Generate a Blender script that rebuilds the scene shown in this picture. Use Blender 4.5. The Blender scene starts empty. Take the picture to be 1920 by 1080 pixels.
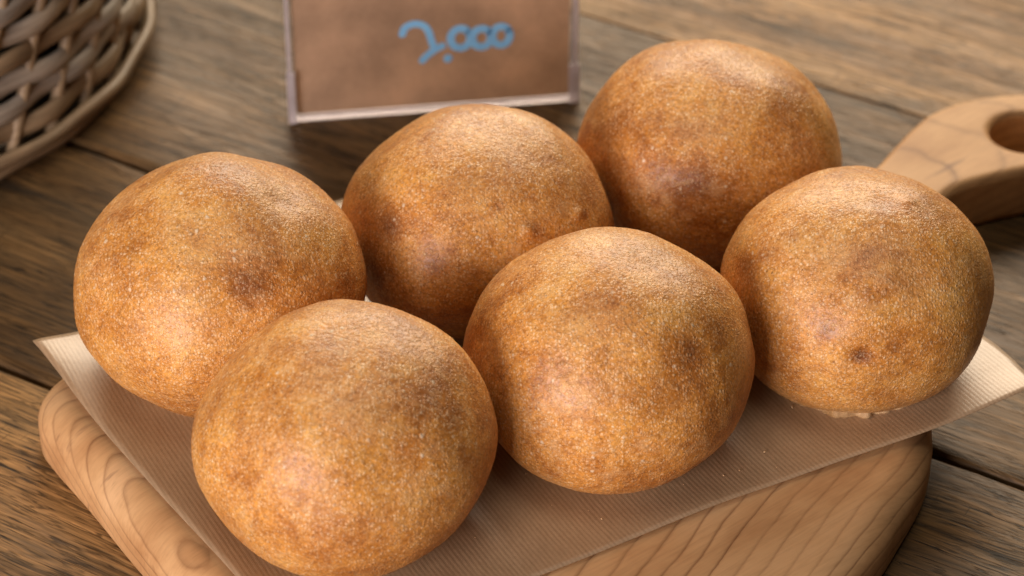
import bpy, bmesh, math, random
import numpy as np
from mathutils import Vector, noise, Matrix

C = bpy.context.scene.collection
S = bpy.context.scene

# ---------------------------------------------------------------- camera
cam = bpy.data.cameras.new('camera')
camo = bpy.data.objects.new('camera', cam)
C.objects.link(camo)
PITCH = 35.0
camo.location = (0.0, -0.75772, 0.58056)
camo.rotation_euler = (math.radians(90 - PITCH), 0, 0)
cam.sensor_width = 36.0
cam.lens = 4900.0 / 1920.0 * 36.0
cam.clip_start = 0.02
cam.clip_end = 30
cam.dof.use_dof = True
cam.dof.focus_distance = 0.868
cam.dof.aperture_fstop = 9.5
cam.dof.aperture_blades = 7
S.camera = camo

# ---------------------------------------------------------------- world, window light and added fill
w = bpy.data.worlds.new('World'); S.world = w; w.use_nodes = True
bg = w.node_tree.nodes['Background']
bg.inputs['Color'].default_value = (1.0, 0.88, 0.70, 1)
bg.inputs['Strength'].default_value = 0.008

def area(name, loc, target, sx, sy, power, col):
    l = bpy.data.lights.new(name, 'AREA'); l.shape = 'RECTANGLE'
    l.size = sx; l.size_y = sy; l.energy = power; l.color = col
    o = bpy.data.objects.new(name, l); C.objects.link(o)
    o.location = loc
    d = Vector(target) - Vector(loc)
    o.rotation_euler = d.to_track_quat('-Z', 'Y').to_euler()
    return o
area('window_light_back', (0.35, 2.30, 1.40), (0, 0, 0), 2.2, 0.9, 100, (1.0, 0.82, 0.61))
area('window_light_front', (-1.05, -1.55, 0.54), (0, 0, 0.03), 1.10, 0.50, 47, (1.0, 0.86, 0.83))
area('fill_light_high', (-0.10, -0.45, 2.40), (0, 0, 0), 1.1, 0.9, 10, (1.0, 0.93, 0.82))  # soft overhead fill, added to brighten the buns' right sides

S.view_settings.view_transform = 'Standard'
S.view_settings.look = 'None'
S.view_settings.exposure = 0.0
S.view_settings.gamma = 1.0

# ---------------------------------------------------------------- node helper
class NT:
    def __init__(s, name):
        s.m = bpy.data.materials.new(name); s.m.use_nodes = True
        s.t = s.m.node_tree; s.t.nodes.clear()
        s.out = s.n('ShaderNodeOutputMaterial')
        s.b = s.n('ShaderNodeBsdfPrincipled'); s.l(s.b, 0, s.out, 0)
    def n(s, k, **kw):
        o = s.t.nodes.new(k)
        for a, v in kw.items(): setattr(o, a, v)
        return o
    def l(s, a, i, b, j): s.t.links.new(a.outputs[i], b.inputs[j])
    def coord(s, kind='Object'):
        o = s.n('ShaderNodeTexCoord'); return (o, kind)
    def val(s, node, j, v):
        if isinstance(v, tuple) and len(v) == 2 and hasattr(v[0], 'outputs'): s.t.links.new(v[0].outputs[v[1]], node.inputs[j])
        elif v is not None: node.inputs[j].default_value = v
    def math(s, op, a, b=None, c=None, clamp=False):
        o = s.n('ShaderNodeMath', operation=op, use_clamp=clamp)
        s.val(o, 0, a); s.val(o, 1, b)
        if c is not None: s.val(o, 2, c)
        return (o, 0)
    def mapping(s, v, loc=(0, 0, 0), rot=(0, 0, 0), sc=(1, 1, 1)):
        o = s.n('ShaderNodeMapping'); s.val(o, 0, v)
        o.inputs[1].default_value = loc; o.inputs[2].default_value = rot; o.inputs[3].default_value = sc
        return (o, 0)
    def noise(s, v, scale, detail=3, rough=.5, dist=0.0):
        o = s.n('ShaderNodeTexNoise'); s.val(o, 'Vector', v)
        o.inputs['Scale'].default_value = scale; o.inputs['Detail'].default_value = detail
        o.inputs['Roughness'].default_value = rough; o.inputs['Distortion'].default_value = dist
        return (o, 0)
    def voronoi(s, v, scale, feature='F1', rnd=1.0, smooth=None):
        o = s.n('ShaderNodeTexVoronoi', feature=feature); s.val(o, 'Vector', v)
        o.inputs['Scale'].default_value = scale; o.inputs['Randomness'].default_value = rnd
        if smooth is not None: o.inputs['Smoothness'].default_value = smooth
        return o
    def ramp(s, f, stops, interp='LINEAR'):
        o = s.n('ShaderNodeValToRGB'); s.val(o, 0, f); cr = o.color_ramp; cr.interpolation = interp
        while len(cr.elements) > 1: cr.elements.remove(cr.elements[-1])
        for i, (p, c) in enumerate(stops):
            e = cr.elements[0] if i == 0 else cr.elements.new(p)
            e.position = p
            if not isinstance(c, tuple): c = (c, c, c)
            e.color = (*c, 1)
        return (o, 0)
    def mix(s, f, a, b, mode='MIX'):
        o = s.n('ShaderNodeMix', data_type='RGBA', blend_type=mode)
        s.val(o, 0, f)
        for j, v in ((6, a), (7, b)):
            if isinstance(v, tuple) and len(v) == 3: v = (*v, 1)
            s.val(o, j, v)
        return (o, 2)
    def maprange(s, v, a, b, c=0., d=1., smooth=False):
        o = s.n('ShaderNodeMapRange'); s.val(o, 0, v)
        if smooth: o.interpolation_type = 'SMOOTHSTEP'
        for j, x in enumerate((a, b, c, d)): o.inputs[1 + j].default_value = x
        return (o, 0)
    def attr(s, name):
        o = s.n('ShaderNodeAttribute'); o.attribute_name = name; return o
    def bump(s, h, strength, dist, normal=None):
        o = s.n('ShaderNodeBump'); o.inputs['Strength'].default_value = strength
        o.inputs['Distance'].default_value = dist; s.val(o, 'Height', h)
        if normal: s.val(o, 'Normal', normal)
        return (o, 0)
    def set(s, **kw):
        for k, v in kw.items(): s.val(s.b, k.replace('_', ' '), v)
        return s.m

# ---------------------------------------------------------------- materials
def mat_table():
    t = NT('weathered_oak'); co = t.coord()
    oi = t.n('ShaderNodeObjectInfo')
    off = t.n('ShaderNodeCombineXYZ'); t.val(off, 0, t.math('MULTIPLY', (oi, 'Random'), 3.0)); t.val(off, 1, t.math('MULTIPLY', (oi, 'Random'), 1.7))
    va = t.n('ShaderNodeVectorMath', operation='ADD'); t.val(va, 0, co); t.val(va, 1, (off, 0)); v0 = (va, 0)
    # gentle waviness of the grain
    wob = t.noise(t.mapping(v0, sc=(5, 14, 5)), 1.0, 3, .55)
    wv = t.n('ShaderNodeCombineXYZ'); t.val(wv, 1, t.math('MULTIPLY', t.math('SUBTRACT', wob, .5), .014))
    vb = t.n('ShaderNodeVectorMath', operation='ADD'); t.val(vb, 0, v0); t.val(vb, 1, (wv, 0)); v = (vb, 0)
    broad = t.noise(t.mapping(v, sc=(5, 34, 10)), 1.0, 5, .6)
    fine = t.noise(t.mapping(v, sc=(26, 700, 60)), 1.0, 4, .66)
    mid = t.noise(t.mapping(v, sc=(12, 150, 30)), 1.0, 4, .6)
    crack = t.noise(t.mapping(v, sc=(21, 480, 40), loc=(3.1, 1.2, 0)), 1.0, 3, .6)
    crk = t.maprange(crack, .585, .64, 0, 1)
    patch = t.noise(t.mapping(v, sc=(9, 16, 9), loc=(7.7, 3, 0)), 1.0, 3, .55)
    def ridge(sc, loc, w, det=3, rg=.55):
        n_ = t.noise(t.mapping(v, sc=sc, loc=loc), 1.0, det, rg)
        return t.maprange(t.math('ABSOLUTE', t.math('SUBTRACT', n_, .5)), w * .35, w, 1, 0)
    seg = t.maprange(t.noise(t.mapping(v, sc=(45, 260, 40), loc=(.3, 5.7, 0)), 1.0, 2, .5), .44, .56, 0, 1)
    p1 = t.math('MULTIPLY', ridge((16, 210, 40), (2.2, .7, 0), .030), seg)
    p2 = t.math('MULTIPLY', ridge((30, 430, 40), (5.2, 3.7, 0), .040), t.math('SUBTRACT', 1.0, seg))
    por = t.math('MULTIPLY', t.math('MAXIMUM', p1, t.math('MULTIPLY', p2, .8)), t.maprange(patch, .32, .55, .55, 1))
    # faint saw marks across the grain
    saw = t.noise(t.mapping(v, sc=(480, 40, 40), loc=(1.7, 3, 0)), 1.0, 2, .5)
    sawm = t.math('MULTIPLY', t.maprange(saw, .60, .66, 0, 1), t.maprange(t.noise(t.mapping(v, sc=(14, 30, 9), loc=(2, 9, 0)), 1.0, 2, .5), .56, .66, 0, .6))
    crk2 = t.math('MULTIPLY', crk, t.maprange(patch, .38, .58, .15, 1))
    wide = t.noise(t.mapping(v, sc=(8, 75, 20), loc=(1.3, 8.2, 0)), 1.0, 4, .65)
    wid = t.maprange(wide, .60, .72, 0, 1)
    c = t.ramp(broad, [(.25, (.085, .044, .016)), (.42, (.185, .100, .038)), (.58, (.30, .170, .066)), (.76, (.40, .240, .102))])
    c = t.mix(.75, c, t.ramp(mid, [(.3, (.50, .50, .50)), (.5, (.86, .86, .86)), (.7, (1.25, 1.22, 1.18))]), 'MULTIPLY')
    c = t.mix(.85, c, t.ramp(fine, [(.34, (.30, .28, .25)), (.48, (.85, .84, .82)), (.66, (1.55, 1.5, 1.42))]), 'MULTIPLY')
    grey = t.maprange(t.noise(t.mapping(v, sc=(6, 22, 9), loc=(9, 5, 0)), 1.0, 4, .6), .45, .68, 0, .28)
    c = t.mix(grey, c, (.14, .115, .070))
    c = t.mix(t.math('MULTIPLY', t.math('MAXIMUM', por, sawm), .82), c, (.022, .013, .006))
    c = t.mix(t.math('MULTIPLY', wid, .75), c, (.026, .025, .023))
    c = t.mix(t.math('MULTIPLY', crk2, .9), c, (.016, .013, .010))
    c = t.mix(1.0, c, (oi, 'Color'), 'MULTIPLY')
    h = t.math('ADD', t.math('MULTIPLY', fine, .35), t.math('MULTIPLY', mid, .5))
    h = t.math('SUBTRACT', h, t.math('MULTIPLY', crk2, .55))
    h = t.math('SUBTRACT', h, t.math('MULTIPLY', wid, .45))
    h = t.math('SUBTRACT', h, t.math('MULTIPLY', por, .35))
    r = t.maprange(mid, .3, .7, .52, .38)
    return t.set(Base_Color=c, Roughness=r, Specular_IOR_Level=.16, Normal=t.bump(h, .50, .0007))

def mat_board():
    t = NT('pale_camphor_wood'); co = t.coord()
    nz = t.noise(t.mapping(co, sc=(9, 14, 14)), 1.0, 3, .5)
    nz2 = t.noise(t.mapping(co, sc=(60, 90, 90)), 1.0, 3, .6)
    sp = t.n('ShaderNodeSeparateXYZ'); t.val(sp, 0, co)
    vv = t.math('ADD', (sp, 1), .006)
    zz = t.math('SUBTRACT', .165, (sp, 2))
    r = t.math('SQRT', t.math('ADD', t.math('MULTIPLY', vv, vv), t.math('MULTIPLY', zz, zz)))
    f = t.math('ADD', r, t.math('MULTIPLY', (sp, 0), .20))
    f = t.math('ADD', f, t.math('MULTIPLY', t.math('SUBTRACT', nz, .5), .012))
    f = t.math('ADD', f, t.math('MULTIPLY', t.math('SUBTRACT', nz2, .5), .0009))
    FQ = 205.0
    fr = t.math('FRACT', t.math('MULTIPLY', f, FQ))
    ring = t.ramp(fr, [(0, .10), (.04, .60), (.12, 1.0), (.65, .96), (.86, .86), (.93, .50), (1.0, .08)])
    # some rings are strong, some are faint
    idx = t.math('FLOOR', t.math('MULTIPLY', f, FQ))
    wn = t.n('ShaderNodeTexWhiteNoise', noise_dimensions='1D'); t.val(wn, 'W', idx)
    patch = t.noise(t.mapping(co, sc=(30, 30, 30), loc=(4, 4, 0)), 1.0, 3, .6)
    amt = t.math('MULTIPLY', t.maprange((wn, 0), 0, 1, .30, .85), t.maprange(patch, .3, .55, .5, 1))
    fib = t.noise(t.mapping(co, sc=(70, 900, 300)), 1.0, 4, .6)
    blot = t.noise(t.mapping(co, sc=(16, 30, 40), loc=(1, 2, 3)), 1.0, 4, .6)
    c = t.ramp(blot, [(.3, (.48, .250, .105)), (.5, (.62, .360, .165)), (.7, (.70, .43, .215))])
    c = t.mix(.4, c, t.ramp(fib, [(.3, (.72, .68, .64)), (.5, (.97, .97, .97)), (.7, (1.12, 1.12, 1.12))]), 'MULTIPLY')
    dark = t.mix(ring, (.16, .060, .018), (1, 1, 1))
    c = t.mix(amt, c, dark, 'MULTIPLY')
    st = t.noise(t.mapping(co, sc=(22, 190, 90), loc=(6, 6, 0)), 1.0, 3, .5)
    c = t.mix(t.maprange(st, .66, .74, 0, .6), c, (.16, .07, .04))
    h = t.math('ADD', t.math('MULTIPLY', ring, .6), t.math('MULTIPLY', fib, .5))
    return t.set(Base_Color=c, Roughness=.55, Specular_IOR_Level=.28, Normal=t.bump(h, .30, .0004))

def mat_crust():
    t = NT('bread_crust'); co = t.coord()
    oi = t.n('ShaderNodeObjectInfo')
    off = t.n('ShaderNodeCombineXYZ'); t.val(off, 0, t.math('MULTIPLY', (oi, 'Random'), 5.0)); t.val(off, 2, t.math('MULTIPLY', (oi, 'Random'), 2.0))
    va = t.n('ShaderNodeVectorMath', operation='ADD'); t.val(va, 0, co); t.val(va, 1, (off, 0)); v = (va, 0)
    big = t.noise(v, 38, 4, .55)
    med = t.noise(v, 140, 4, .6, .3)
    small = t.noise(v, 820, 3, .65)
    dv = t.noise(v, 420, 2, .5)
    # warp so that grains are not perfect cells
    ns = t.n('ShaderNodeTexNoise'); t.val(ns, 'Vector', v); ns.inputs['Scale'].default_value = 500
    sub = t.n('ShaderNodeVectorMath', operation='SUBTRACT'); t.l(ns, 'Color', sub, 0); sub.inputs[1].default_value = (.5, .5, .5)
    scl = t.n('ShaderNodeVectorMath', operation='SCALE'); t.l(sub, 0, scl, 0); scl.inputs['Scale'].default_value = .0011
    vw_ = t.n('ShaderNodeVectorMath', operation='ADD'); t.val(vw_, 0, v); t.l(scl, 0, vw_, 1); vw = (vw_, 0)
    g1 = t.voronoi(vw, 880); g2 = t.voronoi(vw, 1450); g3 = t.voronoi(vw, 310)
    def grains(vo, lo, hi, keep, keep2):
        d = t.maprange((vo, 'Distance'), lo, hi, 1, 0)
        sc = t.n('ShaderNodeSeparateColor'); t.l(vo, 'Color', sc, 0)
        k = t.maprange((sc, 0), keep, keep2, 0, 1)
        return t.math('MULTIPLY', d, k), (sc, 1)
    a, ar = grains(g1, .16, .55, .22, .75)
    b, br = grains(g2, .16, .58, .22, .75)
    f, fr = grains(g3, .10, .26, .88, .93)
    bake_shade = t.attr('bake_shade'); rim = t.attr('rim'); flour = t.attr('flour')
    tone = t.math('ADD', t.math('MULTIPLY', big, .48), t.math('MULTIPLY', med, .42))
    tone = t.math('ADD', tone, .13)
    tone = t.math('SUBTRACT', tone, t.math('MULTIPLY', t.math('MULTIPLY', (bake_shade, 'Fac'), t.maprange(med, .3, .7, .5, 1.2)), .36))
    c = t.ramp(tone, [(.12, (.072, .020, .006)), (.34, (.225, .068, .012)), (.49, (.445, .162, .026)), (.61, (.62, .268, .050)), (.77, (.76, .41, .105))])
    c = t.mix(.72, c, t.ramp(small, [(.32, (.50, .43, .36)), (.5, (.97, .97, .97)), (.68, (1.38, 1.40, 1.40))]), 'MULTIPLY')
    c = t.mix(t.math('MULTIPLY', (rim, 'Fac'), .7), c, t.mix(med, (.42, .22, .055), (.62, .40, .16)))
    vis = t.maprange(t.math('ADD', t.math('MULTIPLY', med, .5), t.math('MULTIPLY', big, .5)), .36, .58, .30, 1.0)
    vis = t.math('MULTIPLY', vis, t.math('SUBTRACT', 1.0, t.math('MULTIPLY', (bake_shade, 'Fac'), .45)))
    gm = t.math('MAXIMUM', a, t.math('MULTIPLY', b, .8))
    gc = t.mix(ar, (.75, .41, .16), (.96, .73, .44))
    c = t.mix(t.math('MULTIPLY', t.math('MULTIPLY', gm, vis), .90), c, gc)
    fl = t.math('MULTIPLY', f, .85)
    c = t.mix(fl, c, (.78, .62, .42))
    dust = t.math('MULTIPLY', (flour, 'Fac'), t.maprange(small, .35, .65, .2, 1))
    c = t.mix(t.math('MULTIPLY', dust, .16), c, (.70, .50, .33))
    scf = t.noise(t.mapping(vw, rot=(.3, .5, .2), sc=(1, 2.2, 1.4)), 85, 6, .62, .9)
    scz = t.noise(v, 30, 2, .5)
    scuff = t.math('MULTIPLY', t.maprange(scf, .52, .64, 0, 1), t.maprange(scz, .42, .60, .1, 1))
    c = t.mix(t.math('MULTIPLY', scuff, .34), c, (.78, .50, .24))
    red = t.maprange(t.noise(vw, 60, 5, .6, .6), .55, .70, 0, 1)
    c = t.mix(t.math('MULTIPLY', red, .30), c, (.20, .055, .015))
    pit = t.maprange(t.noise(vw, 900, 2, .5), .64, .72, 0, 1)
    c = t.mix(t.math('MULTIPLY', pit, .45), c, (.10, .035, .012))
    h = t.math('ADD', t.math('MULTIPLY', gm, .85), t.math('MULTIPLY', small, .30))
    h = t.math('ADD', h, t.math('MULTIPLY', dv, .35))
    h = t.math('ADD', h, t.math('MULTIPLY', med, .95))
    h = t.math('ADD', h, t.math('MULTIPLY', f, .6))
    h = t.math('ADD', h, t.math('MULTIPLY', scf, .55))
    rg = t.maprange(gm, 0, 1, .41, .52)
    t.b.inputs['Subsurface Weight'].default_value = 0.0
    return t.set(Base_Color=c, Roughness=rg, Specular_IOR_Level=.52, Normal=t.bump(h, .60, .00032))

def mat_crumb():
    t = NT('pale_base_crust'); co = t.coord()
    n = t.noise(co, 500, 4, .6); n2 = t.noise(co, 90, 3, .5)
    c = t.ramp(n2, [(.35, (.36, .20, .07)), (.6, (.56, .38, .20))])
    c = t.mix(.6, c, t.ramp(n, [(.3, (.6, .55, .5)), (.6, (1.1, 1.1, 1.1))]), 'MULTIPLY')
    return t.set(Base_Color=c, Roughness=.7, Normal=t.bump(n, .6, .0006))

def mat_paper():
    t = NT('ribbed_kraft_paper'); co = t.coord()
    v = t.mapping(co, rot=(0, 0, math.radians(62)))      # x runs across the ribs after this turn
    sp = t.n('ShaderNodeSeparateXYZ'); t.val(sp, 0, v)
    wob = t.noise(co, 30, 3, .5)
    yy = t.math('ADD', (sp, 1), t.math('MULTIPLY', wob, .0006))
    s = t.math('SINE', t.math('MULTIPLY', yy, 2 * math.pi / .00165))
    s01 = t.maprange(s, -1, 1, 0, 1)
    fine = t.math('SINE', t.math('MULTIPLY', yy, 2 * math.pi / .00055))
    brk = t.noise(t.mapping(v, sc=(120, 900, 100)), 1.0, 3, .6)
    fib = t.noise(co, 900, 4, .65); cl = t.noise(co, 60, 4, .6)
    c = t.mix(t.math('MULTIPLY', s01, t.maprange(brk, .3, .65, .25, 1)), (.41, .275, .16), (.31, .198, .108))
    c = t.mix(.5, c, t.ramp(cl, [(.3, (.88, .88, .87)), (.7, (1.08, 1.08, 1.07))]), 'MULTIPLY')
    c = t.mix(.6, c, t.ramp(fib, [(.3, (.82, .80, .78)), (.55, (1, 1, 1)), (.75, (1.15, 1.15, 1.15))]), 'MULTIPLY')
    h = t.math('ADD', t.math('MULTIPLY', s, -.13), t.math('MULTIPLY', fib, .5))
    h = t.math('ADD', h, t.math('MULTIPLY', fine, -.06))
    h = t.math('ADD', h, t.math('MULTIPLY', cl, 1.5))
    return t.set(Base_Color=c, Roughness=.42, Specular_IOR_Level=1.0, Normal=t.bump(h, .35, .00035))

def mat_wicker(name, a, b):
    t = NT(name); co = t.coord()
    n = t.noise(t.mapping(co, sc=(40, 40, 420)), 1.0, 4, .6); n2 = t.noise(co, 14, 2, .5)
    c = t.mix(t.maprange(n2, .4, .6, 0, 1), a, b)
    c = t.mix(.7, c, t.ramp(n, [(.3, (.45, .44, .42)), (.7, (1.25, 1.25, 1.25))]), 'MULTIPLY')
    return t.set(Base_Color=c, Roughness=.5, Normal=t.bump(n, .5, .0008))

def mat_clear():
    m = bpy.data.materials.new('clear_acrylic'); m.use_nodes = True; t = m.node_tree; t.nodes.clear()
    o = t.nodes.new('ShaderNodeOutputMaterial'); mx = t.nodes.new('ShaderNodeMixShader')
    tr = t.nodes.new('ShaderNodeBsdfTransparent'); tr.inputs[0].default_value = (.97, .965, .98, 1)
    gl = t.nodes.new('ShaderNodeBsdfGlossy'); gl.inputs['Roughness'].default_value = .03
    fr = t.nodes.new('ShaderNodeFresnel'); fr.inputs[0].default_value = 1.49
    ge = t.nodes.new('ShaderNodeNewGeometry'); inv = t.nodes.new('ShaderNodeMath'); inv.operation = 'SUBTRACT'; inv.inputs[0].default_value = 1.0
    t.links.new(ge.outputs['Backfacing'], inv.inputs[1]); mu = t.nodes.new('ShaderNodeMath'); mu.operation = 'MULTIPLY'
    t.links.new(fr.outputs[0], mu.inputs[0]); t.links.new(inv.outputs[0], mu.inputs[1])
    t.links.new(mu.outputs[0], mx.inputs[0]); t.links.new(tr.outputs[0], mx.inputs[1])
    t.links.new(gl.outputs[0], mx.inputs[2]); t.links.new(mx.outputs[0], o.inputs[0])
    return m

def mat_acrylic_edge():
    t = NT('frosted_acrylic_edge'); co = t.coord()
    n = t.noise(co, 120, 3, .6)
    c = t.ramp(n, [(.3, (.66, .60, .62)), (.7, (.82, .77, .79))])
    t.b.inputs['Transmission Weight'].default_value = .65
    return t.set(Base_Color=c, Roughness=.35)

def mat_card():
    t = NT('brown_card'); co = t.coord()
    n = t.noise(co, 500, 4, .7); n2 = t.noise(co, 34, 3, .5)
    c = t.ramp(n2, [(.3, (.46, .33, .21)), (.7, (.68, .50, .33))])  # broad blotches paint in the soft reflection on the holder
    c = t.mix(.5, c, t.ramp(n, [(.3, (.85, .85, .85)), (.7, (1.12, 1.12, 1.12))]), 'MULTIPLY')
    m = t.set(Base_Color=c, Roughness=.75)
    tl = t.n('ShaderNodeBsdfTranslucent'); t.val(tl, 0, c); mx = t.n('ShaderNodeMixShader'); mx.inputs[0].default_value = .45
    t.l(t.b, 0, mx, 1); t.l(tl, 0, mx, 2); t.l(mx, 0, t.out, 0)
    return m

def mat_plain(name, col, rough=.6):
    t = NT(name); n = t.noise(t.coord(), 300, 3, .5)
    c = t.mix(.35, (*col, 1)[:3], t.ramp(n, [(.3, tuple(x * .8 for x in col)), (.7, tuple(min(1, x * 1.2) for x in col))]))
    return t.set(Base_Color=c, Roughness=rough)

M = dict(table=mat_table(), board=mat_board(), crust=mat_crust(), crumb=mat_crumb(), paper=mat_paper(),
         strand=mat_wicker('bleached_wicker', (.44, .35, .245), (.40, .35, .29)),
         stake=mat_wicker('tan_wicker', (.24, .16, .085), (.34, .24, .14)),
         clear=mat_clear(), edge=mat_acrylic_edge(), card=mat_card(),
         shade_lining=mat_plain('dark_shade_lining', (.045, .050, .052), .9), ink=mat_plain('pale_blue_marker', (.26, .62, .95), .55), dark=mat_plain('dark_batten', (.03, .022, .015), .8))

# ---------------------------------------------------------------- object helpers
def link(name, me, mat=None, parent=None, smooth=True):
    if mat and not me.materials: me.materials.append(mat)
    if smooth:
        me.polygons.foreach_set('use_smooth', [True] * len(me.polygons))
    o = bpy.data.objects.new(name, me); C.objects.link(o)
    if parent: o.parent = parent
    return o
def mesh(name, V, F):
    me = bpy.data.meshes.new(name); me.from_pydata([tuple(map(float, v)) for v in V], [], F); me.update(); return me
def empty(name, loc=(0, 0, 0), rz=0.0):
    o = bpy.data.objects.new(name, None); C.objects.link(o); o.location = loc; o.rotation_euler = (0, 0, rz)
    o.empty_display_size = .01; return o
def tag(o, label=None, cat=None, group=None, kind=None):
    if label: o['label'] = label
    if cat: o['category'] = cat
    if group: o['group'] = group
    if kind: o['kind'] = kind
    return o
def box_mesh(name, lo, hi, bev=0.0, seg=2):
    bm = bmesh.new(); bmesh.ops.create_cube(bm, size=1)
    for v in bm.verts:
        for k in range(3): v.co[k] = lo[k] + (v.co[k] + .5) * (hi[k] - lo[k])
    if bev: bmesh.ops.bevel(bm, geom=bm.edges[:], offset=bev, segments=seg, profile=.5, affect='EDGES')
    me = bpy.data.meshes.new(name); bm.to_mesh(me); bm.free(); return me
def catmull(P, n, closed=True):
    P = [np.array(p, float) for p in P]; out = []; N = len(P)
    for i in range(N if closed else N - 1):
        g = lambda k: P[k % N] if closed else P[min(max(k, 0), N - 1)]
        a, b, c, d = g(i - 1), g(i), g(i + 1), g(i + 2)
        for j in range(n):
            t = j / n
            out.append(.5 * ((2 * b) + (-a + c) * t + (2 * a - 5 * b + 4 * c - d) * t * t + (-a + 3 * b - 3 * c + d) * t ** 3))
    if not closed: out.append(P[-1])
    return np.array(out)

# ---------------------------------------------------------------- table of planks
ANG = math.radians(-32.0)
table = tag(empty('table', (0, 0, 0), ANG), 'table top of weathered brown oak planks with dark grooves under everything else', 'table')
edges = [-.93, -.76, -.59, -.44, -.30, -.190, -.0825, .0535, .2620, .395, .53, .68, .84, 1.0, 1.2]
rnd = random.Random(4)
def plank(y0, y1, k):
    x0, x1, n = -1.5, 1.5, 300
    g = .0011
    prof = [(0, -.022, 0), (0, -.0030, 0), (.0007, -.0010, 1), (.0022, -.00015, 1), (.0045, 0, 1)]
    V = []; F = []
    rows = []
    xs = np.linspace(x0, x1, n + 1)
    for x in xs:
        wig = lambda e: .0007 * noise.noise((x * 9, e * 7.3, 0)) + .0004 * noise.noise((x * 60, e * 3.1, 2))
        gl, gr = (.0002 if k == 8 else g), (.0002 if k == 7 else g)
        bl, br_ = (.35 if k == 8 else 1), (.35 if k == 7 else 1)
        L = [(y0 + gl + wig(k) + bl * p[0] * (1 + .8 * noise.noise((x * 40, k, 1)) * p[2]), bl * p[1] if p[1] > -.02 else p[1]) for p in prof]
        Rr = [(y1 - gr + wig(k + 1) - br_ * p[0] * (1 + .8 * noise.noise((x * 40, k, 9)) * p[2]), br_ * p[1] if p[1] > -.02 else p[1]) for p in prof]
        midp = [(y0 + (y1 - y0) * f, .0) for f in (.2, .4, .6, .8)]
        row = L + midp + Rr[::-1]
        rows.append([(x, y, z) for y, z in row])
    m = len(rows[0])
    for r in rows: V += r
    for i in range(n):
        for j in range(m - 1):
            a = i * m + j; F.append((a, a + m, a + m + 1, a + 1))
        a = i * m; F.append((a + m, a, a + m - 1, a + 2 * m - 1))
    F.append(tuple(range(m))); F.append(tuple(range(n * m, n * m + m))[::-1])
    me = mesh('plank', V, F)
    o = link('plank', me, M['table'], table)
    tint = TINT.get(k, .8 + .2 * rnd.random())
    o.color = (tint, tint, tint, 1)
    return o
# each plank's own tone, with table sheen and shade painted in
TINT = {4: 1.15, 5: 1.4, 6: .54, 7: .62, 8: 1.55, 9: 1.5}
for k in range(len(edges) - 1): plank(edges[k], edges[k + 1], k)
link('batten', box_mesh('batten', (-1.45, -.9, -.040), (1.45, 1.17, -.0225)), M['dark'], table, False)

# ---------------------------------------------------------------- serving board
BANG = math.radians(40.0)
board = tag(empty('serving_board', (0, 0, 0), BANG), 'thick pale wooden serving board with rounded edge and holed handle under the paper', 'serving board')
TOP = .0225
def rounded_slab(name, outline, bot_in, bot_r, top_in, z1, hole=None, hole_r=.006, zc=None):
    P = np.array(outline); N = len(P)
    d = np.roll(P, -1, 0) - np.roll(P, 1, 0); d /= np.linalg.norm(d, axis=1)[:, None]
    area_ = .5 * np.sum(P[:, 0] * np.roll(P[:, 1], -1) - np.roll(P[:, 0], -1) * P[:, 1])
    nrm = np.stack([d[:, 1], -d[:, 0]], 1) * (1 if area_ > 0 else -1)
    prof = [(bot_in, 0.0)]
    for a in np.linspace(0, 90, 5)[1:]: prof.append((bot_in * (1 - math.sin(math.radians(a))), bot_r * (1 - math.cos(math.radians(a)))))
    zs = z1 - top_in * .85
    for a in np.linspace(0, 90, 12): prof.append((top_in * (1 - math.cos(math.radians(a))), zs + (z1 - zs) * math.sin(math.radians(a))))
    V = []; F = []
    for off, z in prof:
        Q = P - nrm * off
        V += [(q[0], q[1], z) for q in Q]
    K = len(prof)
    for k in range(K - 1):
        for i in range(N):
            j = (i + 1) % N
            F.append((k * N + i, k * N + j, (k + 1) * N + j, (k + 1) * N + i))
    if hole is None:
        F.append(tuple(range((K - 1) * N, K * N)))
        F.append(tuple(range(N))[::-1])
    else:
        from mathutils.geometry import tessellate_polygon
        H = np.array(hole)              # same count, matched by angle
        base = len(V)
        ctr = H.mean(0); hd = H - ctr; hd /= np.linalg.norm(hd, axis=1)[:, None]
        hp = [(hole_r * (1 - math.cos(math.radians(a))), z1 - hole_r * .8 * (1 - math.sin(math.radians(a)))) for a in np.linspace(90, 0, 8)]
        hp += [(0, .004), (.002, 0.0)]
        for off, z in hp:
            V += [(H[i][0] + hd[i][0] * off, H[i][1] + hd[i][1] * off, z) for i in range(N)]
        seq = [base + q * N for q in range(len(hp))]
        for a, b in zip(seq[:-1], seq[1:]):
            for i in range(N):
                j = (i + 1) % N
                F.append((a + i, a + j, b + j, b + i))
        for o0, h0 in (((K - 1) * N, seq[0]), (0, seq[-1])):
            idx = list(range(o0, o0 + N)) + list(range(h0, h0 + N))
            loops = [[Vector((V[k][0], V[k][1], 0)) for k in range(o0, o0 + N)], [Vector((V[k][0], V[k][1], 0)) for k in range(h0, h0 + N)]]
            for tri in tessellate_polygon(loops): F.append(tuple(idx[k] for k in tri))
    me = mesh(name, V, F)
    bm = bmesh.new(); bm.from_mesh(me); bmesh.ops.recalc_face_normals(bm, faces=bm.faces[:]); bm.to_mesh(me); bm.free()
    return me
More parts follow.
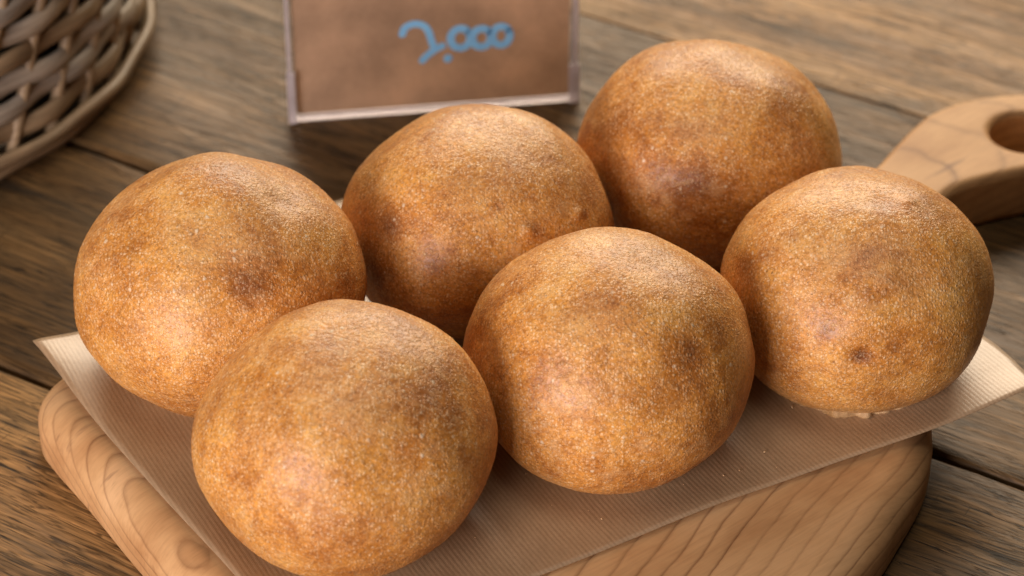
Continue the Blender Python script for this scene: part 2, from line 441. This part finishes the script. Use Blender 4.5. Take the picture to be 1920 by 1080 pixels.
body_o = catmull([(-.1485, .0820), (-.1510, .070), (-.1535, .0425), (-.1580, .0034), (-.1615, -.040), (-.1610, -.090), (-.1530, -.135), (-.135, -.158), (-.10, -.169), (-.055, -.1705), (-.010, -.1655),
                  (.024, -.1575), (.0480, -.1480), (.0670, -.1395), (.0800, -.1310), (.0875, -.1245), (.112, -.100), (.135, -.075), (.155, -.052), (.176, -.040), (.178, .012), (.150, .040), (.115, .070), (.075, .092), (.02, .100), (-.05, .100),
                  (-.10, .100), (-.128, .0975), (-.1415, .0915)], 10)
link('body', rounded_slab('body', body_o, .0030, .003, .0125, TOP), M['board'], board)
# handle: outline around the hole centre
hc = np.array([.2560, -.0200])
ho = catmull([(.150, -.0150), (.160, -.036), (.185, -.0330), (.203, -.0300), (.222, -.0345), (.240, -.0410), (.258, -.0460), (.276, -.0460), (.292, -.036), (.293, -.018),
              (.287, -.0060), (.273, .0065), (.256, .0140), (.238, .0160), (.222, .0125), (.205, .0070), (.185, .0010), (.165, .004)], 10)
n = len(ho)
hole = np.array([hc + np.array([math.cos(2 * math.pi * q / n), math.sin(2 * math.pi * q / n)]) * .0145 for q in range(n)])
link('handle', rounded_slab('handle', ho, .003, .003, .0045, TOP + .0006, hole, .0040), M['board'], board)

# ---------------------------------------------------------------- paper
def paper():
    nu, nv = 120, 90
    left = catmull([(-.0614, -.1645), (-.0909, -.1222), (-.128, -.069), (-.1702, -.0085)], 30, False)
    right = catmull([(.1825, -.0325), (.1765, -.015), (.1665, .004), (.140, .045), (.085, .125)], 24, False)
    bot = catmull([(-.0614, -.1645), (.012, -.1222), (.055, -.0970), (.097, -.0735), (.1449, -.0509), (.1825, -.0325)], 24, False)
    top = catmull([(-.1702, -.0085), (-.1537, .0040), (-.120, .045), (-.069, .0965), (0, .112), (.085, .125)], 24, False)
    def smp(c, t):
        s = np.r_[0, np.cumsum(np.linalg.norm(np.diff(c, axis=0), axis=1))]; s /= s[-1]
        return np.array([np.interp(t, s, c[:, 0]), np.interp(t, s, c[:, 1])])
    V = []; F = []
    A, B, D, E_ = left[0], right[0], left[-1], right[-1]
    for j in range(nv + 1):
        t = j / nv; l = smp(left, t); r = smp(right, t)
        for i in range(nu + 1):
            s = i / nu; b = smp(bot, s); u = smp(top, s)
            p = (1 - s) * l + s * r + (1 - t) * b + t * u - ((1 - s) * (1 - t) * A + s * (1 - t) * B + (1 - s) * t * D + s * t * E_)
            z = TOP + .00045
            de = min(s, 1.0) ; 
            z += .0022 * math.exp(-(s / .05) ** 2)                                # left edge lifts a little
            z += .0075 * math.exp(-((p[0] - D[0]) ** 2 + (p[1] - D[1]) ** 2) / .034 ** 2)
            z += .0075 * math.exp(-((p[0] - B[0] - .006) ** 2 + (p[1] - B[1] - .012) ** 2) / .052 ** 2)
            z += .0018 * math.exp(-(t / .05) ** 2) * (.6 + .8 * noise.noise((s * 5, 3, 1)))
            z += .0007 * (noise.noise((p[0] * 22, p[1] * 22, 4)) + 1) * min(1, 1)
            V.append((p[0], p[1], z))
    for j in range(nv):
        for i in range(nu):
            a = j * (nu + 1) + i; F.append((a, a + 1, a + nu + 2, a + nu + 1))
    me = mesh('baking_paper', V, F)
    o = link('baking_paper', me, M['paper'])
    md = o.modifiers.new('thick', 'SOLIDIFY'); md.thickness = .00022; md.offset = -1
    return tag(o, 'sheet of light brown ribbed baking paper lying on the wooden board', 'baking paper')
paper()

# ---------------------------------------------------------------- bread buns
PZ = TOP + .0009
BUNS = [
    # x, y, radius, height, bake spots plus painted neighbour shade (direction, angular radius, strength), label
    dict(p=(-.1006, -.0142, .0501, .0814), seed=1, label='golden bun at the left end of the back row with a glossy flank',
         spots=[(.288, -.756, .588, .2, .6), (-.603, -.463, .649, .182, .4), (.888, -.326, .324, .127, .5), (.102, .009, .995, .164, .25), (.591, -.744, .312, .218, .3)],
         lumps=[(-.1, .35, .93, .35, .0018), (.45, -.1, .88, .12, -.0012), (-.45, .2, .87, .2, -.001)]),
    dict(p=(-.0534, -.0956, .0486, .0747), seed=2, label='smooth bun nearest the camera with broad pale shine beside the board rim',
         spots=[(.706, -.387, .593, .131, .55), (.808, -.519, .278, .058, .4), (.281, -.229, .932, .145, .25), (.554, -.363, .749, .218, .3), (.459, -.697, .55, .182, .2)],
         lumps=[(-.3, -.7, .6, .3, .0006)]),
    dict(p=(-.0125, .0319, .0497, .0721), seed=3, label='middle bun of the back row with shade painted dark on its left flank and small blisters',
         spots=[(-.59, -.622, .515, .153, .9), (-.305, -.895, .324, .164, .55), (.782, -.42, .461, .058, .8), (.439, -.731, .522, .08, .5), (-.73, -.683, .026, .255, .4)],
         lumps=[(.35, .3, .88, .35, .0016), (.56, .2, .75, .12, -.0008), (.36, -.74, .56, .05, .0012), (.7, -.45, .5, .045, .0012)]),
    dict(p=(.0743, .0757, .0498, .0754), seed=4, label='farthest bun beside the price holder, softly out of focus with pale top',
         spots=[(-.129, -.898, .42, .218, .7), (-.691, -.387, .61, .2, .45), (-.45, -.789, .418, .218, .4), (-.31, .016, .951, .145, .3), (.104, -.265, .959, .08, .35)],
         lumps=[(-.1, .2, .95, .3, .0014), (.7, .1, .65, .25, -.0012)]),
    dict(p=(.0325, -.0529, .0490, .0753), seed=5, label='middle bun of the front row with brown bruise on its right shoulder',
         spots=[(.489, -.614, .619, .17, .5), (.326, -.849, .416, .182, .35), (.641, -.393, .659, .109, .35), (.323, .14, .936, .218, .25)],
         lumps=[(-.2, .3, .9, .3, .0008), (.6, .3, .7, .2, -.0008)]),
    dict(p=(.1197, -.0131, .0471, .0760), seed=6, label='bun at the right end of the front row with torn pale base',
         spots=[(-.088, -.984, .153, .073, 1.0), (-.322, -.886, .334, .095, .6), (.132, -.136, .982, .164, .55), (-.849, -.322, .42, .182, .4), (.285, -.157, .946, .109, .4)],
         lumps=[(.1, -.1, .98, .12, -.0009), (-.088, -.984, .15, .09, -.0012), (.3, -.1, .94, .06, .0008)]),
]
def bun(i):
    B = BUNS[i]; x, y, a, H = B['p']; zc = .45 * H; cu = H - zc; cl = zc / .86
    nth, nr = 300, 190
    # profile by arc length
    t = np.linspace(0, math.pi / 2, 400)
    zz = np.linspace(0, zc, 300)
    lo = np.stack([a * np.sqrt(1 - ((zc - zz) / cl) ** 2), zz], 1)
    up = np.stack([a * np.cos(t) ** .95, zc + cu * np.sin(t)], 1)
    pr = np.concatenate([lo, up[1:]]); pr[-1, 0] = 0
    s = np.r_[0, np.cumsum(np.linalg.norm(np.diff(pr, axis=0), axis=1))]
    ss = np.linspace(0, s[-1], nr)
    R = np.interp(ss, s, pr[:, 0]); Z = np.interp(ss, s, pr[:, 1])
    th = np.arange(nth) * 2 * math.pi / nth
    X = R[:-1, None] * np.cos(th); Y = R[:-1, None] * np.sin(th); ZZ = np.repeat(Z[:-1, None], nth, 1)
    P = np.stack([X, Y, ZZ - zc], -1).reshape(-1, 3)
    P = np.concatenate([P, [[0, 0, H - zc]]])
    N = P / np.array([a * a, a * a, cu * cu]); N /= np.linalg.norm(N, axis=1)[:, None]
    U = P / np.array([a, a, cu]); U /= np.linalg.norm(U, axis=1)[:, None]
    sd = B['seed'] * 11.3
    h = np.empty(len(P)); fl = np.empty(len(P))
    for k, p in enumerate(P):
        v = Vector((p[0], p[1], p[2]))
        h[k] = .0026 * noise.noise(v * 28 + Vector((sd, 0, 0))) + .0006 * noise.noise(v * 66 + Vector((0, sd, 0))) \
            + .00010 * noise.noise(v * 260 + Vector((0, 0, sd))) + .00013 * noise.noise(v * 900 + Vector((sd, sd, 0)))
        fl[k] = noise.noise(v * 55 + Vector((sd, 3, sd)))
    for lx, ly, lz, r, amp in B['lumps']:
        q = np.array([lx, ly, lz]); q = q / np.linalg.norm(q)
        dd = np.arccos(np.clip(U @ q, -1, 1)); h += amp * np.exp(-(dd / r) ** 2)
    fade = np.clip((P[:, 2] + zc) / .006, 0, 1)
    P = P + N * (h * fade)[:, None]
    W = P + np.array([x, y, zc])
    # neighbours press against each other: flatten where they touch
    for j, O in enumerate(BUNS):
        if j == i: continue
        q = np.array(O['p'][:2]); d = q - np.array([x, y]); L = np.linalg.norm(d)
        if L > a + O['p'][2] + .004: continue
        d /= L; lim = L * a / (a + O['p'][2]) - .0003
        proj = (W[:, 0] - x) * d[0] + (W[:, 1] - y) * d[1]
        k_ = .0018
        soft = lim - k_ * np.log1p(np.exp((lim - proj) / k_))
        cut = np.where(proj > lim - .012, soft - proj, 0)
        cut = np.minimum(cut, 0)
        W[:, 0] += d[0] * cut; W[:, 1] += d[1] * cut
    P = W - np.array([x, y, 0])
    F = []
    for r in range(nr - 2):
        for c in range(nth):
            d_ = (c + 1) % nth
            F.append((r * nth + c, r * nth + d_, (r + 1) * nth + d_, (r + 1) * nth + c))
    last = len(P) - 1; r = nr - 2
    for c in range(nth): F.append((r * nth + c, r * nth + (c + 1) % nth, last))
    F.append(tuple(range(nth))[::-1])
    root = empty('bread_bun', (x, y, PZ), 0)
    tag(root, B['label'], 'bread bun', 'round brown bread buns on the serving board')
    me = mesh('crust', P, F)
    bake_shade = np.zeros(len(P))
    for bx, by, bz, r, s_ in B['spots']:
        q = np.array([bx, by, bz]); q = q / np.linalg.norm(q)
        dd = np.arccos(np.clip(U @ q, -1, 1)) * (1 + .45 * fl)
        bake_shade = np.maximum(bake_shade, 1.0 * s_ * np.exp(-(dd / (r * .85)) ** 2))
    rim = np.clip((1.35 if i == 5 else 1) - P[:, 2] / .013, 0, 1) ** 1.3 * np.clip(.8 + fl, 0, 1)
    flour = np.clip(fl * 1.6 + .1, 0, 1) * np.clip((U[:, 2] + .2), 0, 1)
    for nm, arr in (('bake_shade', bake_shade), ('rim', rim), ('flour', flour)):
        at = me.attributes.new(nm, 'FLOAT', 'POINT'); at.data.foreach_set('value', arr.astype(np.float32))
    link('crust', me, M['crust'], root)
    # pale, slightly ragged underside that peeps out below the crust
    nb = 220; V = []; F = []
    rb = R[0]
    off = [(.0, -.0003), (.0012, .0), (.0018, .0009), (.0009, .0022), (-.004, .0030)]
    big_ = 2.3 if i == 5 else 1.0
    for q, (dr, z) in enumerate(off):
        for k in range(nb):
            a_ = 2 * math.pi * k / nb
            rg = .0011 * noise.noise((math.cos(a_) * 5, math.sin(a_) * 5, sd)) + .0005 * noise.noise((math.cos(a_) * 14, math.sin(a_) * 14, sd + q * .3))
            rr = rb + (dr * big_ + rg * big_ + .0004 + (.0009 if i == 5 else .0006))
            V.append((rr * math.cos(a_), rr * math.sin(a_), z * big_ + .0004))
    for q in range(len(off) - 1):
        for k in range(nb):
            k2 = (k + 1) % nb
            F.append((q * nb + k, q * nb + k2, (q + 1) * nb + k2, (q + 1) * nb + k))
    F.append(tuple(range(nb))[::-1])
    o = link('base_crust', mesh('base_crust', V, F), M['crumb'], root)
    if i == 5: o['label'] = 'torn pale base crust with ragged lip'
for i in range(6): bun(i)

# ---------------------------------------------------------------- crumbs
def crumbs():
    rr = random.Random(9); V = []; F = []
    bm = bmesh.new()
    spots = []
    while len(spots) < 110:
        u_, v_ = rr.random(), rr.random()
        x = -.10 + .26 * u_; y = -.135 + .15 * v_
        if y < -.122 + .57 * (x - .012) + .004 or x < -.09: continue
        d_ = [math.hypot(x - b['p'][0], y - b['p'][1]) / b['p'][2] for b in BUNS]
        if min(d_) < .55: continue
        if rr.random() > math.exp(-(min(d_) - .55) * 2.2): continue
        spots.append((x, y, rr.choice([.00018, .00022, .0003, .00045])))
    for x, y, s_ in spots:
        g = bmesh.ops.create_icosphere(bm, subdivisions=1, radius=s_)['verts']
        q = Matrix.Rotation(rr.random() * 6, 3, 'Z')
        for v in g:
            v.co = q @ Vector((v.co.x * 1.4, v.co.y * (.7 + .5 * rr.random()), v.co.z * .8)); v.co += Vector((x, y, TOP + .0016 + s_ * .5))
    me = bpy.data.meshes.new('bread_crumbs'); bm.to_mesh(me); bm.free()
    o = link('bread_crumbs', me, M['crumb']); o['kind'] = 'stuff'
    o['label'] = 'tiny pale crumbs scattered on the baking paper around the buns'; o['category'] = 'crumbs'
crumbs()

# ---------------------------------------------------------------- wicker basket
def tube(name, pts, rad, mat, parent, closed=False, flat=1.0, seg=8, up=None):
    P = [Vector(p) for p in pts]; n_ = len(P); V = []; F = []
    for i, p in enumerate(P):
        a = P[i - 1] if (i > 0 or closed) else P[i]; b = P[(i + 1) % n_] if (i < n_ - 1 or closed) else P[i]
        t = (b - a).normalized(); u = up(i) if up else Vector((0, 0, 1))
        s_ = t.cross(u).normalized(); u2 = s_.cross(t).normalized()
        r = rad(i) if callable(rad) else rad
        for k in range(seg):
            an = 2 * math.pi * k / seg
            V.append(p + s_ * (math.cos(an) * r * flat) + u2 * (math.sin(an) * r))
    m_ = n_ if closed else n_ - 1
    for i in range(m_):
        j = (i + 1) % n_
        for k in range(seg):
            k2 = (k + 1) % seg
            F.append((i * seg + k, i * seg + k2, j * seg + k2, j * seg + k))
    if not closed:
        F.append(tuple(range(seg))[::-1]); F.append(tuple(range((n_ - 1) * seg, n_ * seg)))
    return link(name, mesh(name, V, F), mat, parent)
BX, BY, BR, SL = -.330, .260, .166, .06
basket = tag(empty('wicker_basket', (BX, BY, 0), 0), 'round openwork wicker basket of bleached grey and tan strands beside the board', 'basket')
NS = 44
def wallr(z): return BR - .004 + SL * z
rows_z = [.0195 + .0112 * k for k in range(9)]
for q, z in enumerate(rows_z):
    pts = []; n_ = NS * 10
    for i in range(n_):
        an = 2 * math.pi * i / n_
        ph = math.cos(an * NS / 2 + math.pi * q)
        r = wallr(z) + .0015 * ph + .0012 * noise.noise((math.cos(an) * 6, math.sin(an) * 6, q))
        pts.append((r * math.cos(an), r * math.sin(an), z + .0006 * math.sin(an * NS / 2 + 1.5 * q) + .0018 * noise.noise((math.cos(an) * 4, math.sin(an) * 4, q * 3))))
    tube('strand', pts, .0049, M['strand' if q % 3 else 'stake'], basket, True, .55)
for k in range(NS):
    an = 2 * math.pi * (k + .0) / NS
    for dlt in (0.0,):
        a2 = an + dlt
        pts = [((wallr(z)) * math.cos(a2 + tw), (wallr(z)) * math.sin(a2 + tw), z) for z, tw in [(.004 + .122 * q / 12, .0 + .26 * q / 12) for q in range(13)]]
        tube('stake', pts, .0026, M['stake'], basket)
def ring(name, r, z, rad, ph, mat, am=.0020):
    n_ = 240
    pts = [((r + am * math.sin(20 * 2 * math.pi * i / n_ + ph)) * math.cos(2 * math.pi * i / n_), (r + am * math.sin(20 * 2 * math.pi * i / n_ + ph)) * math.sin(2 * math.pi * i / n_),
            z + am * .8 * math.cos(20 * 2 * math.pi * i / n_ + ph)) for i in range(n_)]
    tube(name, pts, rad, mat, basket, True)
ring('base_ring', BR - .0035, .0045, .0042, 0, M['stake'], .0006)
ring('base_ring', BR + .0026, .0115, .0027, 2.2, M['stake'], .0006)
for ph in (0, 2.1, 4.2): ring('rim', wallr(.126), .127, .0045, ph, M['strand'])
# assumed dark layer added inside the wall to shade gaps and block light
V = []; F = []; n_ = 120; zl = np.linspace(.008, .124, 14)
for z in zl:
    for i in range(n_):
        an = 2 * math.pi * i / n_; rr = wallr(z) - .0105 + .0022 * noise.noise((math.cos(an) * 7, math.sin(an) * 7, z * 40))
        V.append((rr * math.cos(an), rr * math.sin(an), z))
for j in range(len(zl) - 1):
    for i in range(n_):
        a = j * n_ + i; b = j * n_ + (i + 1) % n_; F.append((a, b, b + n_, a + n_))
lo_ = link('shade_lining', mesh('shade_lining', V, F), M['shade_lining'], basket)
lo_.modifiers.new('thick', 'SOLIDIFY').thickness = .0012
# woven bottom
n_ = 64
V = [((BR - .009) * math.cos(2 * math.pi * i / n_), (BR - .010) * math.sin(2 * math.pi * i / n_), zz_) for zz_ in (.003, .007) for i in range(n_)]
F = [(i, (i + 1) % n_, n_ + (i + 1) % n_, n_ + i) for i in range(n_)] + [tuple(range(n_))[::-1], tuple(range(n_, 2 * n_))]
link('basket_floor', mesh('basket_floor', V, F), M['stake'], basket, False)

# ---------------------------------------------------------------- acrylic holder and price card
SX, SY, SA = -.0943, .1950, math.atan2(.0177, .1224)
SW, SH = .1237, .088
holder = tag(empty('price_holder', (SX, SY, .0002), SA), 'clear acrylic card holder with lilac frosted edges standing behind the buns', 'sign holder')
def part(name, lo, hi, mat, bev=.0003, parent=None):
    return link(name, box_mesh(name, lo, hi, bev, 1), mat, parent or holder, False)
part('front_panel', (.0022, -.0010, .0018), (SW - .0022, .0002, SH), M['clear'], .0002)
part('back_panel', (.0022, .0034, .0018), (SW - .0022, .0046, SH), M['clear'], .0002)
part('bottom_edge', (0, -.0012, 0), (SW, .0048, .0020), M['edge'])
part('side_edge', (0, -.0012, .00205), (.0017, .0048, SH), M['edge'])
part('side_edge', (SW - .0021, -.0012, .00205), (SW, .0048, SH), M['edge'])
part('foot_block', (-.0008, -.0026, .0000), (.0026, -.0013, .0250), M['edge'])
part('foot_block', (SW - .0040, -.0026, .0000), (SW + .0006, -.0013, .0190), M['edge'])
card = tag(empty('price_card', (SX, SY, .0002), SA), 'brown card with pale blue handwritten price inside the clear holder', 'price card')
link('card_sheet', box_mesh('card_sheet', (.0030, .0012, .0024), (SW - .0036, .0018, .084)), M['card'], card, False)
def stroke(bm, pts, wid, y0=.0007, y1=.00105):
    """flat ribbon of marker ink with round ends, in the card's x-z plane"""
    P = [np.array(p) for p in pts]
    dense = catmull(P, 10, False) if len(P) > 2 else np.array(P)
    n_ = len(dense); L = []; Rr = []
    for i in range(n_):
        a = dense[max(0, i - 1)]; b = dense[min(n_ - 1, i + 1)]; t = (b - a) / (np.linalg.norm(b - a) + 1e-9)
        nn = np.array([-t[1], t[0]]); L.append(dense[i] + nn * wid); Rr.append(dense[i] - nn * wid)
    t1 = (dense[-1] - dense[-2]); t1 /= np.linalg.norm(t1); t0 = dense[0] - dense[1]; t0 /= np.linalg.norm(t0)
    def cap(c, t, s0):
        nn = np.array([-t[1], t[0]]); return [c + wid * (nn * math.cos(a) * 1 + t * math.sin(a)) for a in np.linspace(0, math.pi, 9)[1:-1]]
    loop = L + cap(dense[-1], t1, 1) + Rr[::-1] + cap(dense[0], t0, 1)
    # quads along the ribbon, fans at the caps, extruded
    def addpoly(q):
        f = [bm.verts.new((p[0], y0, p[1])) for p in q]; b = [bm.verts.new((p[0], y1, p[1])) for p in q]
        bm.faces.new(f); bm.faces.new(b[::-1])
        for i in range(len(q)): j = (i + 1) % len(q); bm.faces.new((f[i], b[i], b[j], f[j]))
    c1 = cap(dense[-1], t1, 1); c0 = cap(dense[0], t0, 1)
    V0 = []
    ring_ = lambda y: ([bm.verts.new((p[0], y, p[1])) for p in L], [bm.verts.new((p[0], y, p[1])) for p in Rr], [bm.verts.new((p[0], y, p[1])) for p in c1], [bm.verts.new((p[0], y, p[1])) for p in c0])
    for y in (y0, y1):
        l, r, e1, e0 = ring_(y)
        for i in range(n_ - 1): bm.faces.new((l[i], l[i + 1], r[i + 1], r[i]))
        bm.faces.new([l[-1]] + e1 + [r[-1]]); bm.faces.new([r[0]] + e0 + [l[0]])
        V0.append(l + e1 + r[::-1] + e0)
    A, Bq = V0
    for i in range(len(A)): j = (i + 1) % len(A); bm.faces.new((A[i], A[j], Bq[j], Bq[i]))
def glyph(name, strokes, wid=.00155, dy=0.0):
    bm = bmesh.new()
    for s_, k in zip(strokes, range(9)): stroke(bm, s_, wid, .00098 - .00003 * k - dy * .3, .00115)
    bmesh.ops.recalc_face_normals(bm, faces=bm.faces[:])
    me = bpy.data.meshes.new(name); bm.to_mesh(me); bm.free()
    return link(name, me, M['ink'], card, False)
glyph('digit', [[(.04884, .0378), (.0502, .0408), (.0541, .04236), (.0580, .0411), (.0600, .0380), (.06105, .0339), (.0622, .0305)],
                [(.05713, .02445), (.05966, .0272), (.06266, .02926), (.06565, .03085)]])
glyph('decimal_point', [[(.0678, .0244), (.0681, .0247)]], .0018, .0001)
for (gx, gz, rx, rz) in ((.07349, .03388, .0042, .0047), (.08247, .0334, .0040, .0044), (.09076, .0337, .0037, .0045)):
    glyph('digit', [[(gx + rx * math.cos(a), gz + rz * math.sin(a)) for a in np.linspace(.6, .6 + 2 * math.pi, 13)]], .0017, .0001 if gx > .08 and gx < .085 else 0)
